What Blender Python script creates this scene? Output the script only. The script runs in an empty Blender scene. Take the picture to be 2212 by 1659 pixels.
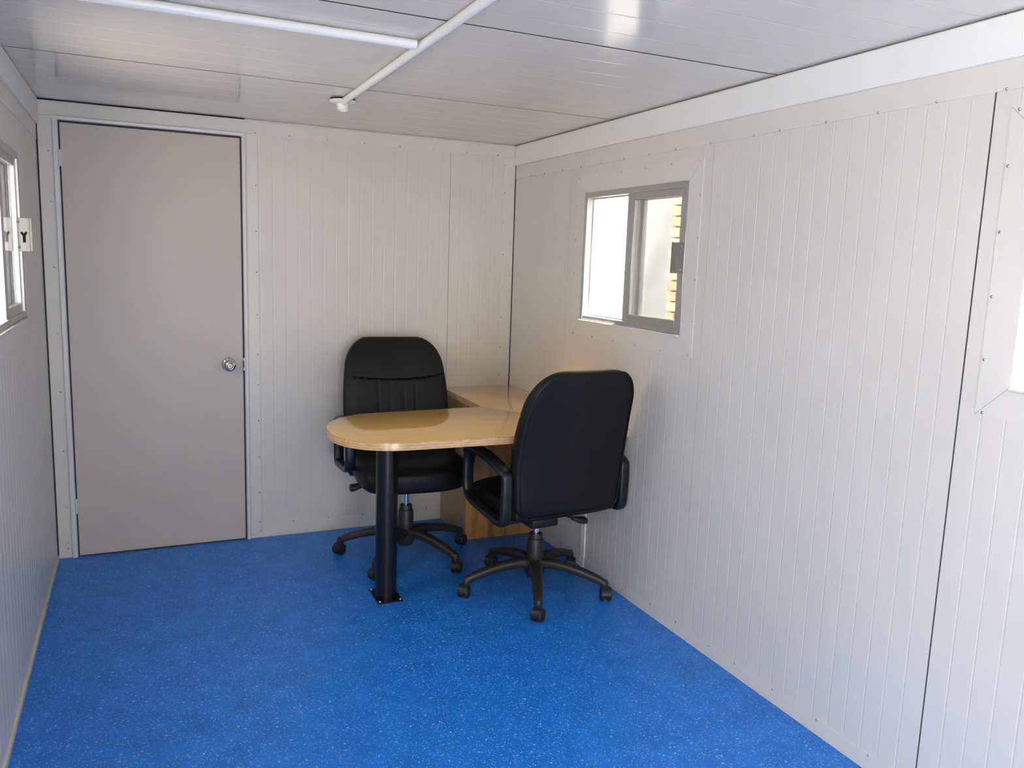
import bpy, bmesh, math, random
from mathutils import Vector, Matrix

random.seed(7)
scn = bpy.context.scene
col = scn.collection
PI = math.pi
W, H = 2.318, 2.1            # room width (x), height (z); back wall at y = 0, camera looks towards +y
YF = -5.9                    # inner face of the front wall, behind the camera

# ------------------------------------------------------------------ camera
def make_camera():
    cam = bpy.data.cameras.new('camera')
    ob = bpy.data.objects.new('camera', cam)
    col.objects.link(ob)
    yaw, pitch, roll = 0.43366, -0.15062, 0.03443
    f = Vector((math.sin(yaw)*math.cos(pitch), math.cos(yaw)*math.cos(pitch), math.sin(pitch)))
    r = Vector((math.cos(yaw), -math.sin(yaw), 0))
    u = r.cross(f)
    r2 = r*math.cos(roll) + u*math.sin(roll)
    u2 = -r*math.sin(roll) + u*math.cos(roll)
    m = Matrix((r2, u2, -f)).transposed().to_4x4()
    m.translation = Vector((0.38685, -4.21486, 1.46811))
    ob.matrix_world = m
    cam.sensor_fit = 'HORIZONTAL'
    cam.sensor_width = 36.0
    cam.lens = 1750.228*36.0/2212.0
    cam.clip_start = 0.02
    scn.camera = ob
make_camera()

# ------------------------------------------------------------------ world, sun, exposure
world = bpy.data.worlds.new('world'); scn.world = world
world.use_nodes = True
bg = world.node_tree.nodes['Background']
bg.inputs['Color'].default_value = (1.0, 0.965, 0.895, 1)
bg.inputs['Strength'].default_value = 4.0

sun = bpy.data.lights.new('sun', 'SUN'); sun.energy = 16.0; sun.angle = 0.009
sun.color = (1.0, 0.95, 0.86)
sun_o = bpy.data.objects.new('sun', sun); col.objects.link(sun_o)
sd = Vector((-0.20, 0.24, -1.0)).normalized()          # direction the sunlight travels
sun_o.rotation_euler = sd.to_track_quat('-Z', 'Y').to_euler()
sun_o.location = (4, -3, 8)

vs = scn.view_settings
vs.view_transform = 'Standard'; vs.look = 'None'; vs.gamma = 1.0
vs.use_curve_mapping = False
vs.exposure = 1.42
scn.cycles.max_bounces = 7
scn.cycles.diffuse_bounces = 4
scn.cycles.glossy_bounces = 3
scn.cycles.adaptive_threshold = 0.04
scn.cycles.transparent_max_bounces = 16
scn.cycles.caustics_reflective = False
scn.cycles.caustics_refractive = False
scn.cycles.sample_clamp_indirect = 6.0

def portal(name, loc, rot, sx, sy):
    l = bpy.data.lights.new(name, 'AREA'); l.shape = 'RECTANGLE'; l.size = sx; l.size_y = sy
    l.cycles.is_portal = True
    o = bpy.data.objects.new(name, l); col.objects.link(o)
    o.location = loc; o.rotation_euler = rot

# openings: right windows, left window, left doorway, front doorway
WIN_L2 = (-3.70, -2.90)      # second left window, beside the camera
LD0, LD1 = -5.30, -4.35      # open doorway in the left wall, behind the camera
FD0, FD1 = 0.30, 1.10        # doorway in the front wall
portal('window_portal', (W+.07, -1.2, 1.5), (0, PI/2, 0), .60, .80)
portal('window_portal', (W+.07, -3.345, 1.5), (0, PI/2, 0), .60, .80)
portal('window_portal', (-.07, -1.10, 1.5), (0, -PI/2, 0), .60, .80)
portal('window_portal', (-.07, -3.30, 1.5), (0, -PI/2, 0), .60, .80)
portal('doorway_portal', (-.07, (LD0+LD1)/2, 1.0), (0, -PI/2, 0), 2.0, LD1-LD0)
portal('doorway_portal', ((FD0+FD1)/2, YF-.07, 1.0), (PI/2, 0, 0), FD1-FD0, 2.0)

# ------------------------------------------------------------------ materials
def new_mat(name):
    m = bpy.data.materials.new(name); m.use_nodes = True
    return m, m.node_tree, m.node_tree.nodes['Principled BSDF']

def link(nt, a, b): nt.links.new(a, b)

def coords(nt, scale=(1, 1, 1), rot=(0, 0, 0), obj=True):
    tc = nt.nodes.new('ShaderNodeTexCoord'); mp = nt.nodes.new('ShaderNodeMapping')
    mp.inputs['Scale'].default_value = scale; mp.inputs['Rotation'].default_value = rot
    link(nt, tc.outputs['Object'], mp.inputs['Vector'])
    return mp.outputs['Vector']

def noise(nt, vec, scale, detail=3, rough=.5):
    n = nt.nodes.new('ShaderNodeTexNoise'); n.inputs['Scale'].default_value = scale
    n.inputs['Detail'].default_value = detail; n.inputs['Roughness'].default_value = rough
    link(nt, vec, n.inputs['Vector']); return n.outputs['Fac']

def ramp(nt, fac, stops):
    r = nt.nodes.new('ShaderNodeValToRGB')
    e = r.color_ramp.elements
    while len(e) < len(stops): e.new(.5)
    for k, (p, c) in enumerate(stops):
        e[k].position = p; e[k].color = (c[0], c[1], c[2], 1) if len(c) == 3 else c
    link(nt, fac, r.inputs['Fac']); return r.outputs['Color']

def bump(nt, b, height, strength, dist=.002):
    n = nt.nodes.new('ShaderNodeBump'); n.inputs['Strength'].default_value = strength
    n.inputs['Distance'].default_value = dist
    link(nt, height, n.inputs['Height']); link(nt, n.outputs['Normal'], b.inputs['Normal'])

def painted(name, c, rough, var=.03, bmp=.03, spec=.5, coat=0):
    m, nt, b = new_mat(name)
    v = coords(nt)
    f = noise(nt, v, 2.3, 4)
    lo = tuple(x*(1-var) for x in c); hi = tuple(min(1, x*(1+var)) for x in c)
    link(nt, ramp(nt, f, [(.3, lo), (.7, hi)]), b.inputs['Base Color'])
    b.inputs['Roughness'].default_value = rough
    b.inputs['Specular IOR Level'].default_value = spec
    b.inputs['Coat Weight'].default_value = coat
    b.inputs['Coat Roughness'].default_value = .08
    if bmp: bump(nt, b, noise(nt, v, 60, 2), bmp, .001)
    return m

M = {}
M['panel'] = painted('panel_paint', (.70, .672, .630), .34, bmp=0)
M['trim'] = painted('trim_paint', (.72, .695, .65), .32, bmp=0)
M['white_trim'] = painted('white_rail_paint', (.86, .86, .85), .4)
M['ceiling'] = painted('ceiling_paint', (.71, .685, .635), .13, var=.015, bmp=0, spec=.7)
M['door'] = painted('door_board', (.56, .51, .465), .42, var=.03, bmp=0)
M['frame_paint'] = painted('door_frame_paint', (.70, .70, .70), .3)
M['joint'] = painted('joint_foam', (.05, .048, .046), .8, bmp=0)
M['shell'] = painted('outer_skin', (.6, .6, .58), .5)
M['pvc'] = painted('white_pvc', (.93, .925, .905), .28, bmp=0)
M['porcelain'] = painted('porcelain', (.82, .80, .77), .2, bmp=0)
M['dark_hole'] = painted('dark_recess', (.012, .011, .011), .8, bmp=0)
M['plaster'] = painted('outside_plaster', (.33, .325, .32), .9, var=.22, bmp=.6)
M['ground'] = painted('outside_concrete', (.55, .53, .50), .9, var=.12, bmp=.4)

def metal(name, c, rough, var=.04):
    m, nt, b = new_mat(name)
    v = coords(nt, (1, 1, 1))
    f = noise(nt, v, 30, 3)
    link(nt, ramp(nt, f, [(.3, tuple(x*(1-var) for x in c)), (.7, c)]), b.inputs['Base Color'])
    b.inputs['Metallic'].default_value = 1; b.inputs['Roughness'].default_value = rough
    return m
M['alu'] = metal('satin_aluminium', (.60, .60, .595), .42)
M['chrome'] = metal('chrome', (.78, .78, .78), .12)
M['screw'] = metal('zinc_screw', (.62, .62, .61), .22)
M['steel_plate'] = metal('galvanised_plate', (.22, .217, .214), .26)

def black(name, c, rough, bmp=0, scale=500, spec=.5):
    m, nt, b = new_mat(name)
    v = coords(nt)
    f = noise(nt, v, 6, 3)
    link(nt, ramp(nt, f, [(.3, tuple(x*.85 for x in c)), (.7, tuple(x*1.15 for x in c))]), b.inputs['Base Color'])
    b.inputs['Roughness'].default_value = rough
    b.inputs['Specular IOR Level'].default_value = spec
    if bmp:
        vo = nt.nodes.new('ShaderNodeTexVoronoi'); vo.inputs['Scale'].default_value = scale
        link(nt, v, vo.inputs['Vector']); bump(nt, b, vo.outputs['Distance'], bmp, .0006)
    return m
M['leather'] = black('black_leather', (.0080, .0080, .0085), .48, .35, 420, .26)
M['plastic'] = black('black_plastic', (.022, .021, .021), .45)
M['arm_plastic'] = black('black_arm_plastic', (.008, .0085, .010), .40)
M['wheel'] = black('wheel_rubber', (.014, .014, .015), .45)
M['leg_paint'] = black('black_leg_enamel', (.007, .007, .008), .27)

def wood_mat(name, c_lo, c_hi, rough, axis='x', rings=9.0, coat=0.0, contrast=.5):
    m, nt, b = new_mat(name)
    sc = {'x': (.9, 9, 9), 'z': (7, 7, .55)}[axis]
    v = coords(nt, sc)
    n1 = noise(nt, v, 1.6, 4, .55)
    w = nt.nodes.new('ShaderNodeMath'); w.operation = 'MULTIPLY'; w.inputs[1].default_value = rings
    link(nt, n1, w.inputs[0])
    s = nt.nodes.new('ShaderNodeMath'); s.operation = 'SINE'; link(nt, w.outputs[0], s.inputs[0])
    v2 = coords(nt, tuple(x*9 for x in sc))
    n2 = noise(nt, v2, 6, 3, .6)
    ad = nt.nodes.new('ShaderNodeMath'); ad.operation = 'MULTIPLY_ADD'
    link(nt, s.outputs[0], ad.inputs[0]); ad.inputs[1].default_value = .18*contrast; link(nt, n2, ad.inputs[2])
    link(nt, ramp(nt, ad.outputs[0], [(.25, c_lo), (.72, c_hi)]), b.inputs['Base Color'])
    b.inputs['Roughness'].default_value = rough
    b.inputs['Coat Weight'].default_value = coat; b.inputs['Coat Roughness'].default_value = .035
    return m
M['top_wood'] = wood_mat('varnished_worktop', (.78, .425, .085), (.88, .51, .12), .36, 'x', 5, .9, .25)
M['cab_side'] = wood_mat('varnished_side', (.36, .205, .095), (.46, .28, .135), .3, 'z', 5, .4, .4)
M['cab_front'] = wood_mat('plywood_front', (.22, .085, .024), (.45, .215, .070), .32, 'z', 16, .4, 1.5)

def ply_edge():
    m, nt, b = new_mat('plywood_edge')
    v = coords(nt)
    sx = nt.nodes.new('ShaderNodeSeparateXYZ'); link(nt, v, sx.inputs[0])
    n = noise(nt, coords(nt, (10, 10, 60)), 4, 3)
    ma = nt.nodes.new('ShaderNodeMath'); ma.operation = 'MULTIPLY_ADD'
    link(nt, sx.outputs['Z'], ma.inputs[0]); ma.inputs[1].default_value = 620; link(nt, n, ma.inputs[2])
    s = nt.nodes.new('ShaderNodeMath'); s.operation = 'SINE'; link(nt, ma.outputs[0], s.inputs[0])
    a2 = nt.nodes.new('ShaderNodeMath'); a2.operation = 'MULTIPLY_ADD'
    link(nt, s.outputs[0], a2.inputs[0]); a2.inputs[1].default_value = .16; link(nt, n, a2.inputs[2])
    link(nt, ramp(nt, a2.outputs[0], [(.25, (.52, .28, .12)), (.5, (.66, .41, .19)), (.8, (.76, .52, .29))]), b.inputs['Base Color'])
    b.inputs['Roughness'].default_value = .25
    b.inputs['Coat Weight'].default_value = .6; b.inputs['Coat Roughness'].default_value = .12
    return m
M['ply_edge'] = ply_edge()

def floor_mat():
    m, nt, b = new_mat('blue_vinyl')
    base = ramp(nt, noise(nt, coords(nt), 9, 5, .6), [(.3, (.006, .168, .680)), (.7, (.010, .230, .870))])
    cur = base
    k = 0
    for (sx, sy, rz, lo, thr) in ((150, 75, .3, .86, .20), (75, 150, -.2, .86, .20), (80, 130, .9, .88, .19), (52, 60, .1, .93, .20), (240, 170, 1.2, .80, .24)):
        v = coords(nt, (sx, sy, 1), (0, 0, rz))
        vo = nt.nodes.new('ShaderNodeTexVoronoi'); vo.voronoi_dimensions = '2D'; vo.inputs['Scale'].default_value = 1
        link(nt, v, vo.inputs['Vector'])
        # irregular outline
        nn = noise(nt, coords(nt, (1, 1, 1)), 420 + 70*k, 2)
        ad = nt.nodes.new('ShaderNodeMath'); ad.operation = 'MULTIPLY_ADD'
        link(nt, nn, ad.inputs[0]); ad.inputs[1].default_value = .35; link(nt, vo.outputs['Distance'], ad.inputs[2])
        less = nt.nodes.new('ShaderNodeMath'); less.operation = 'LESS_THAN'
        link(nt, ad.outputs[0], less.inputs[0]); less.inputs[1].default_value = thr + .175
        sep = nt.nodes.new('ShaderNodeSeparateColor'); link(nt, vo.outputs['Color'], sep.inputs[0])
        gr = nt.nodes.new('ShaderNodeMath'); gr.operation = 'GREATER_THAN'
        link(nt, sep.outputs[0], gr.inputs[0]); gr.inputs[1].default_value = lo
        mu = nt.nodes.new('ShaderNodeMath'); mu.operation = 'MULTIPLY'
        link(nt, less.outputs[0], mu.inputs[0]); link(nt, gr.outputs[0], mu.inputs[1])
        mu2 = nt.nodes.new('ShaderNodeMath'); mu2.operation = 'MULTIPLY'
        link(nt, mu.outputs[0], mu2.inputs[0]); link(nt, sep.outputs[1], mu2.inputs[1])
        mx = nt.nodes.new('ShaderNodeMix'); mx.data_type = 'RGBA'
        link(nt, mu2.outputs[0], mx.inputs[0]); link(nt, cur, mx.inputs[6])
        mx.inputs[7].default_value = (.34, .64, 1.0, 1)
        cur = mx.outputs[2]; k += 1
    link(nt, cur, b.inputs['Base Color'])
    b.inputs['Roughness'].default_value = .42
    b.inputs['Specular IOR Level'].default_value = .45
    return m
M['floor'] = floor_mat()

def glass_mat():
    m = bpy.data.materials.new('window_glass'); m.use_nodes = True
    nt = m.node_tree; nt.nodes.clear()
    out = nt.nodes.new('ShaderNodeOutputMaterial')
    tr = nt.nodes.new('ShaderNodeBsdfTransparent'); tr.inputs['Color'].default_value = (.82, .83, .835, 1)
    gl = nt.nodes.new('ShaderNodeBsdfGlossy'); gl.inputs['Roughness'].default_value = .02
    lw = nt.nodes.new('ShaderNodeLayerWeight'); lw.inputs['Blend'].default_value = .5
    pw = nt.nodes.new('ShaderNodeMath'); pw.operation = 'POWER'; pw.inputs[1].default_value = 4.0
    link(nt, lw.outputs['Facing'], pw.inputs[0])
    ma = nt.nodes.new('ShaderNodeMath'); ma.operation = 'MULTIPLY_ADD'; ma.inputs[1].default_value = .9; ma.inputs[2].default_value = .05
    link(nt, pw.outputs[0], ma.inputs[0])
    mx = nt.nodes.new('ShaderNodeMixShader')
    link(nt, ma.outputs[0], mx.inputs[0]); link(nt, tr.outputs[0], mx.inputs[1]); link(nt, gl.outputs[0], mx.inputs[2])
    link(nt, mx.outputs[0], out.inputs[0])
    return m
M['glass'] = glass_mat()

def brick_mat():
    m, nt, b = new_mat('orange_brick')
    oi = nt.nodes.new('ShaderNodeObjectInfo')
    f = noise(nt, coords(nt), 22, 4)
    ad = nt.nodes.new('ShaderNodeMath'); ad.operation = 'MULTIPLY_ADD'
    link(nt, oi.outputs['Random'], ad.inputs[0]); ad.inputs[1].default_value = .5; link(nt, f, ad.inputs[2])
    link(nt, ramp(nt, ad.outputs[0], [(.3, (.55, .26, .15)), (.6, (.62, .36, .22)), (1, (.66, .48, .34))]), b.inputs['Base Color'])
    b.inputs['Roughness'].default_value = .9
    bump(nt, b, f, .5, .004)
    return m
M['brick'] = brick_mat()

# ------------------------------------------------------------------ mesh helpers
def obj(name, mesh, mat=None, parent=None, kind=None):
    o = bpy.data.objects.new(name, mesh); col.objects.link(o)
    if mat is not None and not mesh.materials: mesh.materials.append(mat)
    if parent is not None: o.parent = parent
    if kind: o['kind'] = kind
    return o

def empty(name, loc=(0, 0, 0), rz=0, parent=None, kind=None):
    o = bpy.data.objects.new(name, None); col.objects.link(o)
    o.empty_display_size = .1; o.location = loc; o.rotation_euler = (0, 0, rz)
    if parent is not None: o.parent = parent
    if kind: o['kind'] = kind
    return o

def tag(o, label, cat, group=None):
    o['label'] = label; o['category'] = cat
    if group: o['group'] = group
    return o

def finish(bm, smooth=None, name='mesh'):
    bmesh.ops.recalc_face_normals(bm, faces=bm.faces[:])
    me = bpy.data.meshes.new(name); bm.to_mesh(me); bm.free()
    if smooth is not None:
        for p in me.polygons: p.use_smooth = True
        me.set_sharp_from_angle(angle=math.radians(smooth))
    return me

def add_box(bm, lo, hi, bev=0, seg=2):
    r = bmesh.ops.create_cube(bm, size=1)
    vs_ = r['verts']
    c = [(a+b)/2 for a, b in zip(lo, hi)]; s = [abs(b-a) for a, b in zip(lo, hi)]
    for v in vs_: v.co = Vector((v.co.x*s[0]+c[0], v.co.y*s[1]+c[1], v.co.z*s[2]+c[2]))
    if bev:
        ed = list({e for v in vs_ for e in v.link_edges})
        bmesh.ops.bevel(bm, geom=ed, offset=bev, segments=seg, affect='EDGES', profile=.5)
    return vs_

def box(name, lo, hi, mat, parent=None, kind=None, bev=0, seg=2):
    bm = bmesh.new(); add_box(bm, lo, hi, bev, seg)
    return obj(name, finish(bm, 40 if bev else None), mat, parent, kind)

def add_prism(bm, poly, lo, hi, axis):
    """poly in the two other axes (in x,y,z order), extruded along axis from lo to hi"""
    def pt(p, t):
        return {'x': (t, p[0], p[1]), 'y': (p[0], t, p[1]), 'z': (p[0], p[1], t)}[axis]
    a = [bm.verts.new(pt(p, lo)) for p in poly]; b = [bm.verts.new(pt(p, hi)) for p in poly]
    n = len(poly)
    bm.faces.new(a); bm.faces.new(b[::-1])
    for i in range(n): bm.faces.new((a[i], a[(i+1) % n], b[(i+1) % n], b[i]))

def prism(name, poly, lo, hi, axis, mat, parent=None, kind=None, bev=0):
    bm = bmesh.new(); add_prism(bm, poly, lo, hi, axis)
    if bev: bmesh.ops.bevel(bm, geom=bm.edges[:], offset=bev, segments=2, affect='EDGES', profile=.5)
    return obj(name, finish(bm, 40 if bev else None), mat, parent, kind)

def add_lathe(bm, prof, seg=24, origin=(0, 0, 0), axis='z'):
    rings = []
    for r, h in prof:
        ring = []
        for k in range(seg):
            a = 2*PI*k/seg
            x, y = r*math.cos(a), r*math.sin(a)
            p = {'z': (x, y, h), 'y': (x, h, y), 'x': (h, x, y)}[axis]
            ring.append(bm.verts.new(tuple(o+q for o, q in zip(origin, p))))
        rings.append(ring)
    for a, b in zip(rings, rings[1:]):
        for k in range(seg): bm.faces.new((a[k], a[(k+1) % seg], b[(k+1) % seg], b[k]))
    bm.faces.new(rings[0]); bm.faces.new(rings[-1][::-1])

def lathe(name, prof, mat, parent=None, seg=24, origin=(0, 0, 0), axis='z', smooth=40, kind=None):
    bm = bmesh.new(); add_lathe(bm, prof, seg, origin, axis)
    return obj(name, finish(bm, smooth), mat, parent, kind)

def add_sweep(bm, pts, sect, closed=False, up=None, scale=None, power=2.0, seg=12):
    """sweep a superellipse section (half-width a sideways, half-height b) along pts"""
    pts = [Vector(p) for p in pts]; n = len(pts); rings = []
    for i, p in enumerate(pts):
        if closed: t = (pts[(i+1) % n] - pts[i-1]).normalized()
        else: t = (pts[min(i+1, n-1)] - pts[max(i-1, 0)]).normalized()
        u0 = Vector(up) if up is not None else (Vector((0, 0, 1)) if abs(t.z) < .95 else Vector((0, 1, 0)))
        s = t.cross(u0).normalized(); q = s.cross(t).normalized()
        a, b = sect if scale is None else (sect[0]*scale[i][0], sect[1]*scale[i][1])
        ring = []
        for k in range(seg):
            th = 2*PI*(k+.5)/seg; c, sn = math.cos(th), math.sin(th)
            ex = 2/power
            ring.append(bm.verts.new(p + s*a*math.copysign(abs(c)**ex, c) + q*b*math.copysign(abs(sn)**ex, sn)))
        rings.append(ring)
    m = n if closed else n-1
    for i in range(m):
        A, B = rings[i], rings[(i+1) % n]
        for k in range(seg): bm.faces.new((A[k], A[(k+1) % seg], B[(k+1) % seg], B[k]))
    if not closed:
        bm.faces.new(rings[0][::-1]); bm.faces.new(rings[-1])

def smooth_path(pts, n=6, closed=False):
    pts = [Vector(p) for p in pts]; N = len(pts); out = []
    rng = range(N if closed else N-1)
    for i in rng:
        p0 = pts[i-1] if (closed or i > 0) else pts[0]
        p1, p2 = pts[i], pts[(i+1) % N]
        p3 = pts[(i+2) % N] if (closed or i+2 < N) else pts[-1]
        for k in range(n):
            t = k/n
            out.append(.5*((2*p1) + (p2-p0)*t + (2*p0-5*p1+4*p2-p3)*t*t + (3*p1-p0-3*p2+p3)*t**3))
    if not closed: out.append(pts[-1])
    return out

# screw heads: one shared mesh, dome towards +z
def screw_mesh():
    bm = bmesh.new()
    add_lathe(bm, [(.0001, .0029), (.0018, .0026), (.0034, .0016), (.0042, .0002), (.0042, -.0012)], 8)
    me = finish(bm, 60, 'screw_head'); me.materials.append(M['screw']); return me
SCREW = screw_mesh()
ROT = {'y-': (PI/2, 0, 0), 'x-': (0, -PI/2, 0), 'x+': (0, PI/2, 0)}
def screw(p, facing, parent, name='screw'):
    o = bpy.data.objects.new(name, SCREW); col.objects.link(o)
    o.location = p; o.rotation_euler = ROT[facing]; o.parent = parent
    return o

# ------------------------------------------------------------------ room shell
TH = .055          # wall build-up: ribbed sheet in front, dark joint filler behind it

def panel_mesh(u0, u1, z0, z1, holes, pitch, place, mat, groove=(.0070, .0006), depth=.03):
    """one ribbed sheet; place(u, d, z) -> world, d = depth behind the visible face"""
    pts = [(u0, 0.0)]
    n = int(round((u1-u0)/pitch))
    k = 1
    while u0 + k*pitch < u1 - .012:
        c = u0 + k*pitch
        g, d = groove
        pts += [(c-g/2, 0), (c-g*.12, d), (c+g*.12, d), (c+g/2, 0)]
        k += 1
    pts.append((u1, 0.0))
    for h in holes:
        for e in h[:2]:
            if u0 < e < u1 and all(abs(e-p[0]) > 1e-4 for p in pts): pts.append((e, 0.0))
    pts.sort()
    bm = bmesh.new()
    def v(u, d, z): return bm.verts.new(place(u, d, z))
    for (a, da), (b, db) in zip(pts, pts[1:]):
        mid = (a+b)/2
        zr = [(z0, z1)]
        for h in holes:
            if h[0] < mid < h[1]:
                nz = []
                for lo, hi in zr:
                    if h[2] > lo: nz.append((lo, min(hi, h[2])))
                    if h[3] < hi: nz.append((max(lo, h[3]), hi))
                zr = nz
        for lo, hi in zr:
            bm.faces.new((v(a, da, lo), v(b, db, lo), v(b, db, hi), v(a, da, hi)))
    for u in (u0, u1):      # returned edges
        bm.faces.new((v(u, 0, z0), v(u, depth, z0), v(u, depth, z1), v(u, 0, z1)))
    for z in (z0, z1):
        bm.faces.new((v(u0, .0025, z), v(u1, .0025, z), v(u1, depth, z), v(u0, depth, z)))
    bmesh.ops.remove_doubles(bm, verts=bm.verts[:], dist=1e-6)
    bmesh.ops.recalc_face_normals(bm, faces=bm.faces[:])
    me = bpy.data.meshes.new('panel'); bm.to_mesh(me); bm.free()
    me.materials.append(mat)
    return me

def slab_with_holes(name, u0, u1, z0, z1, holes, place, d0, d1, mat):
    us = sorted({u0, u1, *[e for h in holes for e in h[:2]]}); zs = sorted({z0, z1, *[e for h in holes for e in h[2:]]})
    bm = bmesh.new()
    def solid(i, j):
        if i < 0 or j < 0 or i >= len(us)-1 or j >= len(zs)-1: return False
        cu, cz = (us[i]+us[i+1])/2, (zs[j]+zs[j+1])/2
        return not any(h[0] < cu < h[1] and h[2] < cz < h[3] for h in holes)
    def q(*p): bm.faces.new([bm.verts.new(place(*x)) for x in p])
    for i in range(len(us)-1):
        for j in range(len(zs)-1):
            if not solid(i, j): continue
            a, b, c, d = us[i], us[i+1], zs[j], zs[j+1]
            q((a, d0, c), (b, d0, c), (b, d0, d), (a, d0, d))
            q((a, d1, c), (b, d1, c), (b, d1, d), (a, d1, d))
            if not solid(i-1, j): q((a, d0, c), (a, d1, c), (a, d1, d), (a, d0, d))
            if not solid(i+1, j): q((b, d0, c), (b, d1, c), (b, d1, d), (b, d0, d))
            if not solid(i, j-1): q((a, d0, c), (b, d0, c), (b, d1, c), (a, d1, c))
            if not solid(i, j+1): q((a, d0, d), (b, d0, d), (b, d1, d), (a, d1, d))
    bmesh.ops.remove_doubles(bm, verts=bm.verts[:], dist=1e-6)
    bmesh.ops.recalc_face_normals(bm, faces=bm.faces[:])
    me = bpy.data.meshes.new(name); bm.to_mesh(me); bm.free(); me.materials.append(mat)
    return obj(name, me, None, None, 'structure')

pl_back = lambda u, d, z: (u, d, z)
pl_right = lambda u, d, z: (W+d, u, z)
pl_left = lambda u, d, z: (-d, u, z)
pl_front = lambda u, d, z: (u, YF-d, z)
pl_ceil = lambda u, d, z: (z, u, H+d)        # u along y, z along x

# window openings (y0, y1, z0, z1) = outer edge of the aluminium frame
WZ0, WZ1 = 1.203, 1.797
WIN_R1 = (-1.600, -.800); WIN_R2 = (-3.745, -2.945); WIN_L = (-1.505, -.705)
h_r = [(*WIN_R1, WZ0, WZ1), (*WIN_R2, WZ0, WZ1)]
h_l = [(*WIN_L, WZ0, WZ1), (*WIN_L2, WZ0, WZ1), (LD0, LD1, 0, 2.0)]
h_f = [(FD0, FD1, 0, 2.0)]
DX0, DX1, DZ = .086, .857, 2.012             # door opening in the back wall

floor = box('floor', (-.06, YF-.06, -.05), (W+.06, .06, 0), M['floor'], None, 'structure')
floor['label'] = 'blue speckled vinyl floor'

wall_back = slab_with_holes('wall_back', -.06, W+.06, 0, H+.05, [], pl_back, .03, .08, M['joint'])
wall_right = slab_with_holes('wall_right', YF-.05, .08, 0, H+.05, h_r, pl_right, .03, .07, M['joint'])
wall_left = slab_with_holes('wall_left', YF-.05, .08, 0, H+.05, h_l, pl_left, .03, .07, M['joint'])
wall_front = slab_with_holes('wall_front', -.06, W+.06, 0, H+.05, h_f, pl_front, .03, .07, M['joint'])
ceiling = box('ceiling', (-.06, YF-.06, H+.03), (W+.06, .08, H+.08), M['joint'], None, 'structure')

def panels(parent, spans, z0, z1, holes, pitch, place, mat, **kw):
    for a, b in spans:
        hs = [h for h in holes if h[0] < b and h[1] > a]
        obj('panel', panel_mesh(a, b, z0, z1, hs, pitch, place, mat, **kw), None, parent)

panels(wall_back, [(.8765, 1.931), (1.933, W-.004)], .0, H, [], .0627, pl_back, M['panel'])
# back wall: left of and above the door the sheet is covered by flat trims
PR = [(.0, -.654), (-.6555, -1.7345), (-1.7365, -2.8125), (-2.8175, -3.895), (-3.897, -4.975), (-4.977, YF)]
panels(wall_right, [(b, a-.005 if a == 0 else a) for a, b in PR], 0, H, h_r, .0635, pl_right, M['panel'])
PL_ = [(.0, -.560), (-.562, -1.640), (-1.642, -2.72), (-2.722, -3.80), (-3.802, -4.88), (-4.882, YF)]
panels(wall_left, [(b, a-.009 if a == 0 else a) for a, b in PL_], 0, H, h_l, .0635, pl_left, M['panel'])
panels(wall_front, [(.0, W/2-.001), (W/2+.001, W)], 0, H, h_f, .0635, pl_front, M['panel'])
CS = [0, -1.010, -2.040, -3.070, -4.100, -5.130, YF]
panels(ceiling, [(b+.0072, a-.0072) for a, b in zip(CS, CS[1:])], .004, W-.004, [], .147, pl_ceil, M['ceiling'], groove=(.010, .0006))

for y in CS[1:-1]:
    box('joint_strip', (.004, y-.0075, H+.0012), (W-.004, y+.0075, H+.006), M['joint'], ceiling)
box('joint_strip', (W+.0012, -2.8177, .0), (W+.006, -2.8123, H), M['joint'], wall_right)
box('joint_strip', (W-.0042, .0012, 0), (W+.004, .006, H), M['joint'], wall_back)
box('joint_strip', (-.004, -.0015, 0), (.0062, .006, H), M['joint'], wall_back)

# ---- flat trims with screws ------------------------------------------------
def trim(n, lo, hi, mat='trim', bev=.0008, label=None):
    o = box('trim_%d' % n, lo, hi, M[mat], None, 'structure', bev, 1)
    if label: o['label'] = label
    return o
T = .0022
t = trim(1, (.004, -T, 2.031), (W-.004, .02, H-.005), label='flat white strip along the top of the back wall')
for x in (.924, 1.086, 1.272, 1.460, 1.649, 1.832, 2.022, 2.205): screw((x, -T, 2.038), 'y-', t)
t = trim(2, (.006, -T, 0), (.062, .02, 2.031), label='flat post trim between left wall and door')
for z in (.045, .075, .25, .52, .80, 1.07, 1.37, 1.66, 1.88): screw((.045, -T, z), 'y-', t)
t = trim(3, (.878, -T, 0), (.9325, .02, 2.031), label='flat upright trim beside the door')
for z in (.035, .085, .243, .43, .62, .805, .96, 1.16, 1.37, 1.57, 1.79): screw((.923, -T, z), 'y-', t)
t = trim(4, (2.245, -T, .075), (W-.0045, .02, 2.031), label='flat post trim in the back right corner')
for z in (.82, .98, 1.15, 1.32, 1.5, 1.68, 1.84, 1.99): screw((2.253, -T, z), 'y-', t)
t = trim(5, (.062, -T, 2.030), (.878, .02, 2.033))
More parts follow.
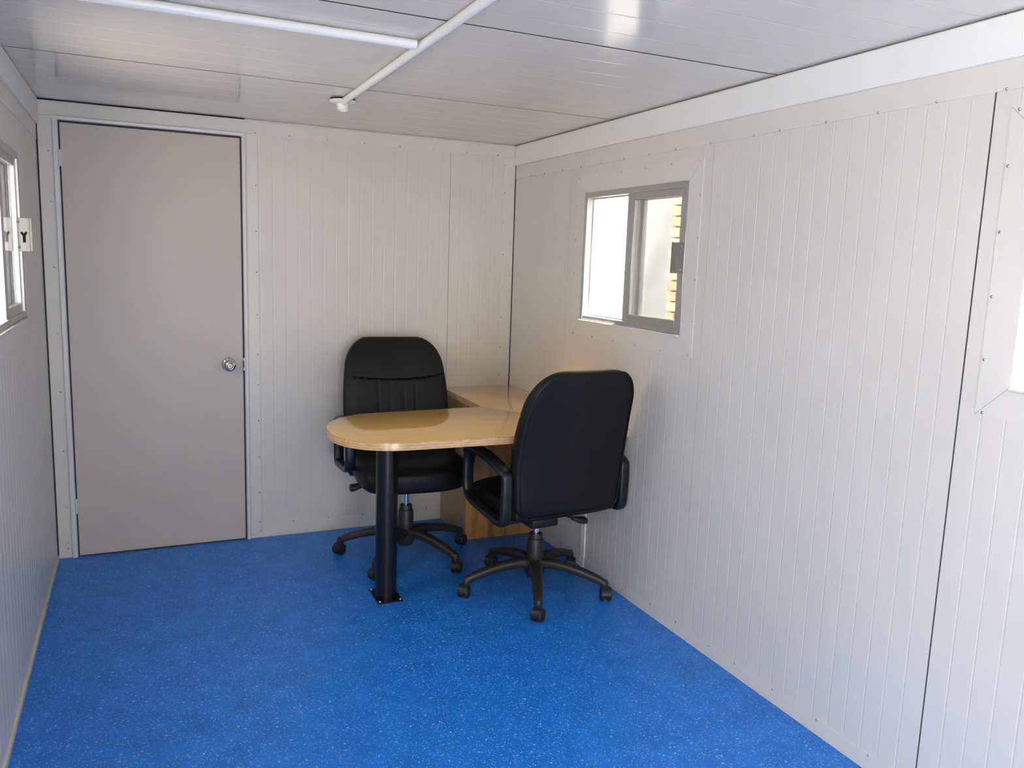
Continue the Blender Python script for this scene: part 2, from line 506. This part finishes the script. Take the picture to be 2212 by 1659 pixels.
# roof rails and cover strips on the long walls
t = trim(6, (W-.012, YF, 1.990), (W+.02, -.005, H-.005), 'white_trim', .002, 'bright white roof rail above right wall')
t = trim(7, (W-T, YF, 1.918), (W+.02, -.005, 1.990), label='cream cover strip below the roof rail on right wall')
for y in (-.20, -.36, -.558, -.744, -.932, -1.123, -1.314, -1.499, -1.713, -1.947, -2.071, -2.27, -2.463, -2.652, -2.843, -3.03, -3.22):
    screw((W-T, y, 1.921), 'x-', t)
t = trim(8, (-.02, YF, 1.990), (.012, -.009, H-.003), 'white_trim', .002, 'white roof rail above left wall')
t = trim(9, (-.02, YF, 1.922), (T, -.009, 1.990), label='cover strip below the roof rail on left wall')
b_ = box('baseboard_right', (W-T, YF, 0), (W+.02, -.005, .056), M['trim'], None, 'structure', .0008, 1)
for y in (-.62, -.83, -1.12, -1.33, -1.52, -1.70, -1.915, -2.06, -2.255, -2.455, -2.66): screw((W-T, y, .050), 'x-', b_)
b_ = box('baseboard_back', (.9325, -T, 0), (2.245, .02, .076), M['trim'], None, 'structure', .0008, 1)
for x in (1.091, 1.276, 1.463, 1.65, 1.83): screw((x, -T, .071), 'y-', b_)
box('baseboard_left', (-.02, YF, 0), (.008, -.009, .022), M['trim'], None, 'structure', .002, 2)
t = trim(10, (W-.006, -.952, 0), (W+.01, -.912, .728), 'white_trim', .002, 'white upright cover strip on right wall under the desk')
for z in (.05, .30, .55): screw((W-.006, -.946, z), 'x-', t)

# ------------------------------------------------------------------ door
door = box('door_1', (DX0+.006, -.004, .006), (DX1-.006, .03, DZ-.006), M['door'], None, 'structure', .0012, 1)
door['label'] = 'plain beige flush door in the back wall'
fr_poly = [(0, .02), (0, -.010), (.003, -.013), (.010, -.0135), (.018, -.010), (.020, -.004), (.020, .02)]
def door_frame():
    bm = bmesh.new()
    # left jamb, right jamb, head
    add_prism(bm, [(.062+p[0]*1.2, p[1]) for p in fr_poly], 0, 2.034, 'z')
    add_prism(bm, [(.8775-p[0]*.95, p[1]) for p in fr_poly], 0, 2.034, 'z')
    add_prism(bm, [(p[1], 2.034-p[0]*.95) for p in fr_poly], .062, .8775, 'x')
    return finish(bm, 35)
obj('door_frame', door_frame(), M['frame_paint'], door)
box('gap_shade_sheet', (.07, .0, .0), (.868, .0295, 2.02), M['joint'], door)  # dark sheet added as the shade in the gap round the door
def hinge(z):
    bm = bmesh.new()
    add_lathe(bm, [(.0055, z-.036), (.006, z-.035), (.006, z+.035), (.0055, z+.036)], 12, (.0875, -.012, 0))
    add_box(bm, (.0875, -.0105, z-.035), (.0945, -.0035, z+.035))
    o = obj('hinge', finish(bm, 40), M['frame_paint'], door)
    return o
for z in (1.852, .252): hinge(z)
knob = lathe('knob', [(.0335, -.004), (.0335, -.008), (.030, -.012), (.014, -.016), (.0125, -.030), (.016, -.036), (.026, -.044),
                      (.0305, -.054), (.030, -.063), (.026, -.070), (.018, -.074), (.0165, -.0735)], M['chrome'], door, 28, (.783, 0, .913), 'y')
lathe('key_cylinder', [(.0165, -.072), (.0160, -.0765), (.013, -.078), (.0120, -.0755), (.0045, -.0755), (.0040, -.0775), (.001, -.078)], M['steel_plate'], knob, 20, (.783, 0, .913), 'y')
box('latch_plate', (.8515, -.0130, .882), (.8605, -.0085, .945), M['steel_plate'], door)
box('strike_recess', (.8505, -.0145, .896), (.8545, -.0085, .930), M['dark_hole'], door)

# ------------------------------------------------------------------ windows
def ring_boxes(bm, y0, y1, z0, z1, wy, wb, wt, X, d0, d1, bev=.0015):
    """four bars around a rectangle; X(d) -> x for depth d behind the wall face"""
    def bx(a, b, c, d):
        xs = sorted((X(d0), X(d1))); add_box(bm, (xs[0], a, c), (xs[1], b, d), bev, 1)
    bx(y0, y0+wy[0], z0, z1); bx(y1-wy[1], y1, z0, z1)
    bx(y0+wy[0], y1-wy[1], z0, z0+wb); bx(y0+wy[0], y1-wy[1], z1-wt, z1)

def window(n, y0, y1, side, closed_near, label, casing_screws=True):
    """side 'r' or 'l'; both sashes are pushed to the near (low y) or far end"""
    X = (lambda d: W+d) if side == 'r' else (lambda d: -d)
    s = 1 if side == 'r' else -1
    bm = bmesh.new()
    ring_boxes(bm, y0, y1, WZ0, WZ1, (.022, .022), .020, .026, X, .046 if n == 2 else -.004, .070 if n == 2 else .062)
    if n != 2: ring_boxes(bm, y0+.022, y1-.022, WZ0+.020, WZ1-.026, (.006, .006), .008, .006, X, .028, .034)   # divider between the tracks
    win = obj('window_%d' % n, finish(bm, 40), M['alu'], None, 'structure'); win['label'] = label
    if n == 2:           # frame set back behind a white lining
        bm = bmesh.new(); ring_boxes(bm, y0, y1, WZ0, WZ1, (.003, .003), .003, .003, X, -.002, .0455, 0)
        obj('reveal_lining', finish(bm), M['white_trim'], win)
    mid = (y0+y1)/2
    if closed_near: ia, ib = y0+.020, mid+.036
    else: ia, ib = mid-.036, y1-.020
    far = 1 if closed_near else -1
    for d0, off in (((.047, 0.0),) if n == 2 else ((.004, 0.0), (.036, -.022*far))):
        bm = bmesh.new()
        a, b = (ia, ib+off) if closed_near else (ia+off, ib)
        wy = (.030, .052) if closed_near else (.052, .030)
        ring_boxes(bm, a, b, WZ0+.018, WZ1-.022, wy, .034, .032, X, d0, d0+.022)
        sash = obj('sash', finish(bm, 40), M['alu'], win)
        xs = sorted((X(d0+.009), X(d0+.013)))
        box('pane', (xs[0], a+wy[0]-.004, WZ0+.048), (xs[1], b-wy[1]+.004, WZ1-.050), M['glass'], sash)
    # latch: two angle brackets with standing flanges beside each other, one on the jamb, one on the sash
    je = y0 if closed_near else y1
    sg = 1 if closed_near else -1
    zc = 1.502
    for k, (off, nm) in enumerate(((.0, 'latch_bracket'), (.034, 'latch_bracket')) if n != 2 else ()):
        bm = bmesh.new()
        a = je + sg*(.002+off) if k == 0 else je + sg*(.040)
        wdt = .034
        d_f = -.004 if k == 0 else .004
        ys = sorted((a, a+sg*wdt)); xs = sorted((X(d_f-.0018), X(d_f)))
        add_box(bm, (xs[0], ys[0], zc-.06), (xs[1], ys[1], zc+.06), .0005, 1)
        fl = a+sg*wdt if k == 0 else a
        ys = sorted((fl-.001, fl+.001)); xs = sorted((X(d_f), X(d_f-.036)))
        # standing flange with a hole for a padlock
        hole = [(xs[0]+.5*(xs[1]-xs[0]) + .007*math.cos(2*PI*q/10), zc+.007*math.sin(2*PI*q/10)) for q in range(10)]
        add_box(bm, (xs[0], ys[0], zc-.06), (xs[1], ys[1], zc+.06), .0005, 1)
        lb = obj(nm, finish(bm, 40), M['steel_plate'], win)
        ym = a+sg*wdt*.45
        for zz in (zc-.045, zc+.045): screw((X(d_f-.0018), ym, zz), 'x-' if side == 'r' else 'x+', lb, 'rivet')
        if side == 'l' and k == 1:
            bm = bmesh.new()
            xm = (xs[0]+xs[1])/2
            add_prism(bm, [(xm-.004, zc-.028), (xm+.005, zc-.028), (xm+.005, zc-.004), (xm+.011, zc+.008), (xm+.006, zc+.012), (xm, zc+.004), (xm-.006, zc+.012), (xm-.011, zc+.006), (xm-.004, zc-.004)], ys[0]-.004, ys[0], 'y')
            obj('staple', finish(bm), M['dark_hole'], lb)
    # casing: four mitred plates around the frame
    ow, ot = .083, .080
    Y0, Y1, Z0, Z1 = y0-ow, y1+ow, WZ0-ot, WZ1+ot
    g = .0007
    quads = [[(Y0+g, Z0), (Y1-g, Z0), (y1-g, WZ0), (y0+g, WZ0)], [(Y0+g, Z1), (Y1-g, Z1), (y1-g, WZ1), (y0+g, WZ1)],
             [(Y0, Z0+g), (y0, WZ0+g), (y0, WZ1-g), (Y0, Z1-g)], [(Y1, Z0+g), (y1, WZ0+g), (y1, WZ1-g), (Y1, Z1-g)]]
    xs = sorted((X(-.0026), X(.004)))
    fx = X(-.0026); fc = 'x-' if side == 'r' else 'x+'
    for k, qd in enumerate(quads):
        c = prism('casing_plate', qd, xs[0], xs[1], 'x', M['trim'], win)
        nn = 6
        for j in range(nn):
            f = (j+.5)/nn if k < 2 else (j+.7)/(nn+.4)
            if k == 0: p = (fx, Y0+.02+(Y1-Y0-.04)*j/(nn-1), Z0+.007)
            elif k == 1: p = (fx, Y0+.02+(Y1-Y0-.04)*j/(nn-1), Z1-.009)
            elif k == 2: p = (fx, Y0+.008, Z0+.14+(Z1-Z0-.28)*j/(nn-3)); 
            else: p = (fx, Y1-.008, Z0+.14+(Z1-Z0-.28)*j/(nn-3))
            if k >= 2 and j > nn-3: continue
            if casing_screws: screw(p, fc, c)
    # projecting drip lip under the frame
    xs = sorted((X(-.016), X(.0)))
    box('sill_lip', (xs[0], y0+.004, WZ0-.007), (xs[1], y1-.004, WZ0-.0005), M['trim'], win, None, .001, 1)
    return win
window(1, *WIN_R1, 'r', True, 'aluminium sliding window in right wall beside the chairs')
window(2, *WIN_R2, 'r', True, 'aluminium sliding window at the right edge of the picture')
window(3, *WIN_L, 'l', False, 'aluminium sliding window in the left wall', False)

window(4, *WIN_L2, 'l', False, 'aluminium sliding window in the left wall beside the viewer', False)

# ------------------------------------------------------------------ outside
ground = box('ground_outside', (-14, -16, -.30), (16, 12, -.22), M['ground'], None, 'structure')
NX = 3.70
wall_out = box('wall_outside', (NX, -9, -.22), (NX+.2, 7, 5.5), M['plaster'], None, 'structure')
wall_out['label'] = 'grey plastered neighbouring wall seen through the right window'
def bricks():
    bm = bmesh.new(); add_box(bm, (-.03, -.105, -.030), (.0, .105, .030), .004, 1)
    full = finish(bm); full.materials.append(M['brick'])
    bm = bmesh.new(); add_box(bm, (-.03, -.050, -.030), (.0, .050, .030), .004, 1)
    half = finish(bm); half.materials.append(M['brick'])
    rnd = random.Random(3)
    for yc in (.250, 1.605):           # two brick piers in the wall
        for r in range(22):
            z = .70 + r*.071
            lay = [(full, -.058), (half, .108)] if r % 2 == 0 else [(half, -.113), (full, .053)]
            for me, dy in lay:
                o = bpy.data.objects.new('brick', me); col.objects.link(o); o.parent = wall_out
                o.location = (NX-.002+rnd.uniform(-.004, .003), yc+dy+rnd.uniform(-.004, .004), z)
                o.rotation_euler = (rnd.uniform(-.02, .02), 0, 0)
bricks()

# ------------------------------------------------------------------ ceiling pipe and lamp holder
def tube_poly(r, n=16): return [(r*math.cos(2*PI*k/n), r*math.sin(2*PI*k/n)) for k in range(n)]
def pipe(name, a, b, r):
    bm = bmesh.new(); add_sweep(bm, [a, b], (r, r), seg=18)
    return obj(name, finish(bm, 50), M['pvc'])
CR = .0135
c1 = pipe('ceiling_conduit', (1.170, -.80, H-CR-.0005), (1.170, YF+.02, H-CR-.0005), CR)
tag(c1, 'long white plastic conduit on the ceiling running to the lamp holder', 'conduit')
c2 = pipe('ceiling_conduit', (.004, -1.815, H-CR-.0005), (1.150, -1.815, H-CR-.0005), CR)
tag(c2, 'short white conduit crossing the ceiling to the left wall', 'conduit')
lamp = empty('lamp_holder', (1.172, -.775, H))
tag(lamp, 'white round bare lamp holder without bulb at the end of the conduit', 'lamp')
lathe('base', [(.054, -.0075), (.0545, -.011), (.052, -.015), (.040, -.019), (.030, -.021)], M['porcelain'], lamp, 32)
lathe('spacer', [(.050, -.0005), (.050, -.0075)], M['dark_hole'], lamp, 28)
lathe('socket', [(.028, -.019), (.0245, -.030), (.0225, -.036), (.0225, -.046), (.0205, -.0465), (.0195, -.036), (.018, -.032)], M['porcelain'], lamp, 28)

# ------------------------------------------------------------------ desk
def desk_outline():
    pts = []
    xc, yc, a = 1.350, -.985, .281
    yf = lambda x: -1.268 - .018*(x-1.25)
    yb = lambda x: -.646 + .045*(x-1.30)
    # counter-clockwise from the right front corner: front edge runs to the left
    n = 28
    arc = []
    for k in range(n+1):
        th = -PI/2 - PI*k/n
        c, s = math.cos(th), math.sin(th)
        b = .285 if s < 0 else .341
        ex = 2/2.35 if s < 0 else 2/2.0
        arc.append((xc - a*abs(c)**ex, yc + b*math.copysign(abs(s)**ex, s)))
    pts = [(W-.003, yf(W))] + arc + [(1.872, yb(1.872)), (1.885, yb(1.89)+.003), (1.8925, yb(1.90)+.012), (1.905, -.004), (W-.003, -.004)]
    return pts
def make_desk():
    root = empty('desk', (1.329, -.94, 0))
    tag(root, 'L-shaped varnished wooden desk with rounded end on a black steel leg', 'desk')
    inv = Vector((-1.329, .94, 0))
    o = desk_outline()
    def shr(poly, d):
        n = len(poly); out = []
        for i in range(n):
            p0, p1, p2 = Vector(poly[i-1]), Vector(poly[i]), Vector(poly[(i+1) % n])
            e1 = (p1-p0).normalized(); e2 = (p2-p1).normalized()
            nn = Vector((e1.y+e2.y, -(e1.x+e2.x)))
            if nn.length < 1e-6: nn = Vector((e1.y, -e1.x))
            nn.normalize(); dot = max(.35, nn.dot(Vector((e1.y, -e1.x))))
            out.append(tuple(p1 + nn*(d/dot)))
        return out
    # orientation: find which sign shrinks
    area = sum(o[i-1][0]*o[i][1]-o[i][0]*o[i-1][1] for i in range(len(o)))/2
    sg = -1 if area > 0 else 1
    bm = bmesh.new()
    z0, z1 = .7275, .760
    levels = [(z0, .002), (z0+.002, 0), (z1-.003, 0), (z1-.0008, .0010), (z1, .0030)]
    rings = [[bm.verts.new((x+inv.x, y+inv.y, z)) for x, y in shr(o, sg*d)] for z, d in levels]
    n = len(o)
    for A, B in zip(rings, rings[1:]):
        for k in range(n):
            f = bm.faces.new((A[k], A[(k+1) % n], B[(k+1) % n], B[k])); f.material_index = 1
    bm.faces.new(rings[0][::-1]); bm.faces.new(rings[-1])
    me = finish(bm, 30, 'worktop'); me.materials.append(M['top_wood']); me.materials.append(M['ply_edge'])
    obj('worktop', me, None, root)
    lathe('leg', [(.044, .006), (.0465, .0065), (.0465, .720), (.044, .7205)], M['leg_paint'], root, 40)
    lathe('top_flange', [(.070, .7205), (.070, .7270)], M['leg_paint'], root, 32)
    fp = box('foot_plate', (-.055, -.080, 0), (.055, .080, .0065), M['leg_paint'], root, None, .001, 1)
    for x, y in ((-.045, -.070), (.045, -.070), (-.045, .070), (.045, .070)):
        lathe('bolt', [(.006, .0065), (.006, .009), (.004, .0115), (.0008, .0122)], M['screw'], fp, 12, (x, y, 0))
    return root
make_desk()

def make_cabinet():
    x0, x1, y0, y1, z1 = 1.912, W-.006, -.392, -.004, .7265
    cab = empty('desk_cabinet', ((x0+x1)/2, (y0+y1)/2, 0))
    tag(cab, 'brown plywood cabinet under the desk in the back right corner', 'cabinet')
    def part(name, lo, hi, mat):
        c = cab.location
        o = box(name, [a-b for a, b in zip(lo, c)], [a-b for a, b in zip(hi, c)], M[mat], cab, None, .0008, 1)
        return o
    part('side_panel', (x0, y0+.019, 0), (x0+.018, y1, z1), 'cab_side')
    part('side_panel', (x1-.018, y0+.019, 0), (x1, y1, z1), 'cab_side')
    part('front_panel', (x0+.001, y0, 0), (x1, y0+.018, z1), 'cab_front')
    part('back_panel', (x0+.018, y1-.012, 0), (x1-.018, y1, z1), 'cab_side')
    part('bottom_panel', (x0+.018, y0+.019, .04), (x1-.018, y1-.012, .058), 'cab_side')
make_cabinet()

# ------------------------------------------------------------------ office chair
def sgn(v): return -1.0 if v < 0 else 1.0

def pillow(nu, nv, width, depth_f, depth_b, spine, z0, z1, p=6.0):
    """closed cushion: width(v), front/back thickness(u,v), spine(z)->y ; front is +y"""
    bm = bmesh.new()
    us = [.45*math.sin(PI/2*(-1+2*i/nu))+.55*(-1+2*i/nu) for i in range(nu+1)]
    vs_ = [.45*(.5+.5*math.sin(PI/2*(-1+2*j/nv)))+.55*j/nv for j in range(nv+1)]
    F, B = {}, {}
    def env(t): return max(0.0, 1-abs(t)**p)**(1/p)
    for j, v in enumerate(vs_):
        for i, u in enumerate(us):
            x = u*width(v); z = z0+(z1-z0)*v
            e = env(u)*env(2*v-1)
            y = spine(z, x)
            edge = i in (0, nu) or j in (0, nv)
            if edge:
                F[i, j] = B[i, j] = bm.verts.new((x, y, z))
            else:
                F[i, j] = bm.verts.new((x, y+depth_f(u, v, x, z)*e, z))
                B[i, j] = bm.verts.new((x, y-depth_b(u, v, x, z)*e, z))
    for j in range(nv):
        for i in range(nu):
            for G in (F, B):
                q = [G[i, j], G[i+1, j], G[i+1, j+1], G[i, j+1]]
                if len(set(q)) == 4:
                    try: bm.faces.new(q)
                    except ValueError: pass
    bmesh.ops.remove_doubles(bm, verts=bm.verts[:], dist=1e-5)
    return bm

def groove(t, w): return math.exp(-(t/w)**2)

BZ0, BZ1 = .428, 1.050
def back_width(v):
    # half width over the height, with rounded bottom and top corners
    w = .252 + .018*math.sin(PI*min(1, v*1.15)) - .012*max(0, v-.55)
    if v > .77:
        t = (v-.77)/.23; w = w*(.44 + .56*max(0, 1-t**2.1)**(1/2.1))
    if v < .10:
        t = (.10-v)/.10; w = w*(.70 + .30*max(0, 1-t**2.2)**(1/2.2))
    return w
def back_spine(z, x):
    t = (z-BZ0)/(BZ1-BZ0)
    y = -.236 - .036*t - .085*t*t + .018*math.sin(PI*t)
    return y + .12*x*x        # wraps slightly round the sitter
def seam_z(x): return .848 + .30*x*x - .004
def back_front(u, v, x, z):
    d = .030 + .010*math.sin(PI*v)
    if z > seam_z(x): d += .010*max(0, 1-abs(u)**3)
    d -= .005*groove(z-seam_z(x), .0050)
    if z < seam_z(x)-.015:
        for xs in (-.095, -.035, .035, .095):
            d -= .0020*groove(x-xs, .0040)
    d += .0022*math.sin(34*x+9*z)*groove(z-.90, .06)*max(0, x*4)          # soft creases
    return d
def back_rear(u, v, x, z):
    return .040 + .004*math.sin(PI*v)

def seat_mesh():
    bm = bmesh.new()
    nu, nv = 30, 30
    us = [math.sin(PI/2*(-1+2*i/nu)) for i in range(nu+1)]
    p = 5.0
    def env(t): return max(0.0, 1-abs(t)**p)**(1/p)
    TOP, BOT = {}, {}
    for j, v in enumerate(us):
        for i, u in enumerate(us):
            # rounded square plan, wider and rounder at the front
            xw = .262*(1-.10*max(0, v)**3 - .06*max(0, -v)**2)
            yw = .262*(1-.16*abs(u)**2.6 if v > 0 else 1-.05*abs(u)**4)
            x = u*xw; y = .010 + v*yw
            e = env(u)*env(v)
            drop = -.030*max(0, v-.35)**2/(.65**2)
            zm = .440 + drop*.6
            if i in (0, nu) or j in (0, nv):
                TOP[i, j] = BOT[i, j] = bm.verts.new((x, y, zm))
            else:
                up = .060 + .012*(1-u*u)*(1-v*v) + drop*.5
                for xs in (-.10, .10): up -= .006*groove(x-xs, .006)*(1 if v < .55 else 0)
                TOP[i, j] = bm.verts.new((x, y, zm+up*e)); BOT[i, j] = bm.verts.new((x, y, zm-(.034+.046*min(1, (v+1)*.75))*e))
    for j in range(nu):
        for i in range(nu):
            for G in (TOP, BOT):
                q = [G[i, j], G[i+1, j], G[i+1, j+1], G[i, j+1]]
                if len(set(q)) == 4:
                    try: bm.faces.new(q)
                    except ValueError: pass
    return finish(bm, 60, 'seat')

def arm_loop(s):
    X0 = .292*s
    side = [(-.225, .622), (-.150, .644), (-.060, .660), (.030, .664), (.085, .652), (.108, .622),
            (.112, .560), (.110, .500), (.094, .462), (.040, .440), (-.080, .424), (-.180, .414), (-.218, .418), (-.232, .45), (-.236, .52), (-.236, .585)]
    pts = smooth_path([(X0, y, z) for y, z in side], 4, True)
    bm = bmesh.new()
    add_sweep(bm, pts, (.0150, .0240), True, up=(s, 0, 0), power=3.2, seg=12)
    return finish(bm, 50, 'armrest')

def arm_pad(s):
    X0 = .294*s
    pts = smooth_path([(X0, -.228, .622), (X0, -.150, .650), (X0, -.060, .668), (X0, .030, .673), (X0, .088, .664), (X0, .112, .642)], 5)
    n = len(pts)
    sc = [(1-.28*abs(2*i/(n-1)-1)**6, 1-.5*abs(2*i/(n-1)-1)**8) for i in range(n)]
    bm = bmesh.new(); add_sweep(bm, pts, (.031, .011), False, up=(0, 0, 1), scale=sc, power=2.8, seg=14)
    return finish(bm, 50, 'arm_pad')

def base_leg(a):
    """one of the five feet, direction a"""
    prof = [(.020, .128), (.070, .134), (.130, .130), (.200, .117), (.262, .100), (.302, .086), (.322, .074)]
    pts = smooth_path([(r*math.cos(a), r*math.sin(a), z) for r, z in prof], 4)
    n = len(pts); sc = []
    for i in range(n):
        t = i/(n-1); sc.append((1.15-.45*t if t < .85 else .78-(t-.85)*.6, 1.15-.42*t))
    bm = bmesh.new(); add_sweep(bm, pts, (.025, .021), False, scale=sc, power=3.0, seg=12)
    add_lathe(bm, [(.008, .045), (.016, .052), (.0175, .070), (.0175, .083), (.012, .092)], 14, (.320*math.cos(a), .320*math.sin(a), 0))
    return finish(bm, 45, 'base_leg')

def castor_parts(a, swivel):
    cx, cy = .328*math.cos(a), .328*math.sin(a)
    rot = Matrix.Rotation(swivel, 4, 'Z'); loc = Matrix.Translation((cx, cy, 0))
    # hood between the wheels
    bm = bmesh.new()
    n = 14; prof = []
    for k in range(n+1):
        th = math.radians(-20+220*k/n); prof.append((.0265*math.cos(th), .029+.0270*math.sin(th)))
    add_prism(bm, prof, -.0075, .0075, 'y')
    for v in bm.verts:
        v.co = Vector((v.co.x, v.co.y, v.co.z))
    for k in (0,):
        n2 = 12; pr = []
        for q in range(n2+1):
            th = math.radians(0+180*q/n2); pr.append((.0285*math.cos(th), .031+.0275*math.sin(th)))
        add_prism(bm, pr, -.0205, .0205, 'y')
    bm.transform(loc @ rot)
    hood = finish(bm, 40, 'castor_hood')
    wheels = []
    for s in (-1, 1):
        bm = bmesh.new()
        add_lathe(bm, [(.010, s*.008), (.026, s*.009), (.0272, s*.011), (.0272, s*.020), (.025, s*.0235), (.014, s*.0245), (.004, s*.0250)], 20, (0, 0, .0275), 'y')
        bm.transform(loc @ rot)
        wheels.append(finish(bm, 40, 'wheel'))
    return hood, wheels

def make_chair(name, loc, heading_deg, phase_deg, lift, back_dz, paddle, label, group):
    rz = math.radians(heading_deg-90)
    root = empty(name, loc, rz)
    tag(root, label, 'chair', group)
    UP = (0, 0, lift)
    def up(o): o.location = UP; return o
    seat = up(obj('seat', seat_mesh(), M['leather'], root))
    bm = pillow(90, 150, back_width, back_front, back_rear, back_spine, BZ0, BZ1, 5.0)
    back = up(obj('backrest', finish(bm, 60, 'backrest'), M['leather'], root))
    back.location = (0, 0, lift+back_dz)
    # piping around the rear edge of the backrest
    path = []
    N = 60
    for side in (1, -1):
        rng = range(N+1) if side == 1 else range(N, -1, -1)
        for k in rng:
            v = .012+.976*(.5+.5*math.sin(PI/2*(-1+2*k/N))); z = BZ0+(BZ1-BZ0)*v
            x = side*back_width(v)*.93
            path.append((x, back_spine(z, x)-.0375, z))
    bm = bmesh.new(); add_sweep(bm, path, (.0032, .0032), True, up=(0, 1, 0), seg=6)
    obj('piping', finish(bm, 80), M['leather'], back)
    for s in (-1, 1):
        arm = up(obj('armrest', arm_loop(s), M['arm_plastic'], root))
        obj('arm_pad', arm_pad(s), M['arm_plastic'], arm)
    # mechanism box, seat pan, lever
    bm = bmesh.new()
    add_box(bm, (-.20, -.10, .362), (.20, .20, .384), .004, 1)
    add_box(bm, (-.075, -.09, .318), (.060, .10, .368), .010, 2)
    for s in (-1, 1): add_box(bm, (s*.225-.045, -.10, .386), (s*.225+.045, -.03, .400), .003, 1)
    up(obj('mechanism', finish(bm, 40), M['arm_plastic'], root))
    bm = bmesh.new()
    add_sweep(bm, smooth_path([(.05, .02, .345), (.14, .02, .343+paddle*.4), (.225, .015, .335+paddle)], 4), (.006, .006), seg=8)
    lev = up(obj('lever', finish(bm, 50), M['plastic'], root))
    bm = bmesh.new()
    add_sweep(bm, smooth_path([(.205, .015, .340+paddle), (.225, .015, .333+paddle), (.255, .014, .325+paddle), (.272, .014, .323+paddle), (.278, .014, .323+paddle)], 4), (.026, .016), seg=14, power=2.6,
              scale=[(.35+.65*min(1, i/8), .5+.5*min(1, i/8)) if i < 14 else (.92-.10*(i-14), .9-.12*(i-14)) for i in range(17)])
    obj('paddle', finish(bm, 50), M['plastic'], lev)
    # gas lift
    lathe('column_sleeve', [(.030, .100), (.036, .108), (.0385, .135), (.0375, .236), (.034, .244)], M['plastic'], root, 24)
    o = lathe('upper_sleeve', [(.030, .240), (.0305, .262), (.028, .268)], M['plastic'], root, 24)
    lathe('gas_piston', [(.0140, .262), (.0140, .330+lift)], M['chrome'], root, 20)
    base = lathe('base_hub', [(.020, .062), (.034, .066), (.045, .088), (.048, .118), (.045, .142), (.036, .150)], M['plastic'], root, 28)
    for k in range(5):
        a = math.radians(phase_deg + 72*k) - rz
        obj('base_leg', base_leg(a), M['plastic'], base)
    for k in range(5):
        a = math.radians(phase_deg + 72*k) - rz
        sw = a + (.9, 2.6, -1.2, .4, 1.9)[k]
        hood, wh = castor_parts(a, sw)
        c = obj('castor', hood, M['plastic'], root)
        for w_ in wh: obj('wheel', w_, M['wheel'], c)
    return root

make_chair('office_chair', (1.550, -.510, 0), 266, 156, .032, -.022, .018,
           'black leather office chair behind the desk, facing the room', 'office chairs at the desk')
make_chair('office_chair', (1.972, -1.100, 0), 95, 175, 0, 0, -.036,
           'black office chair by the right wall with its back to the viewer', 'office chairs at the desk')
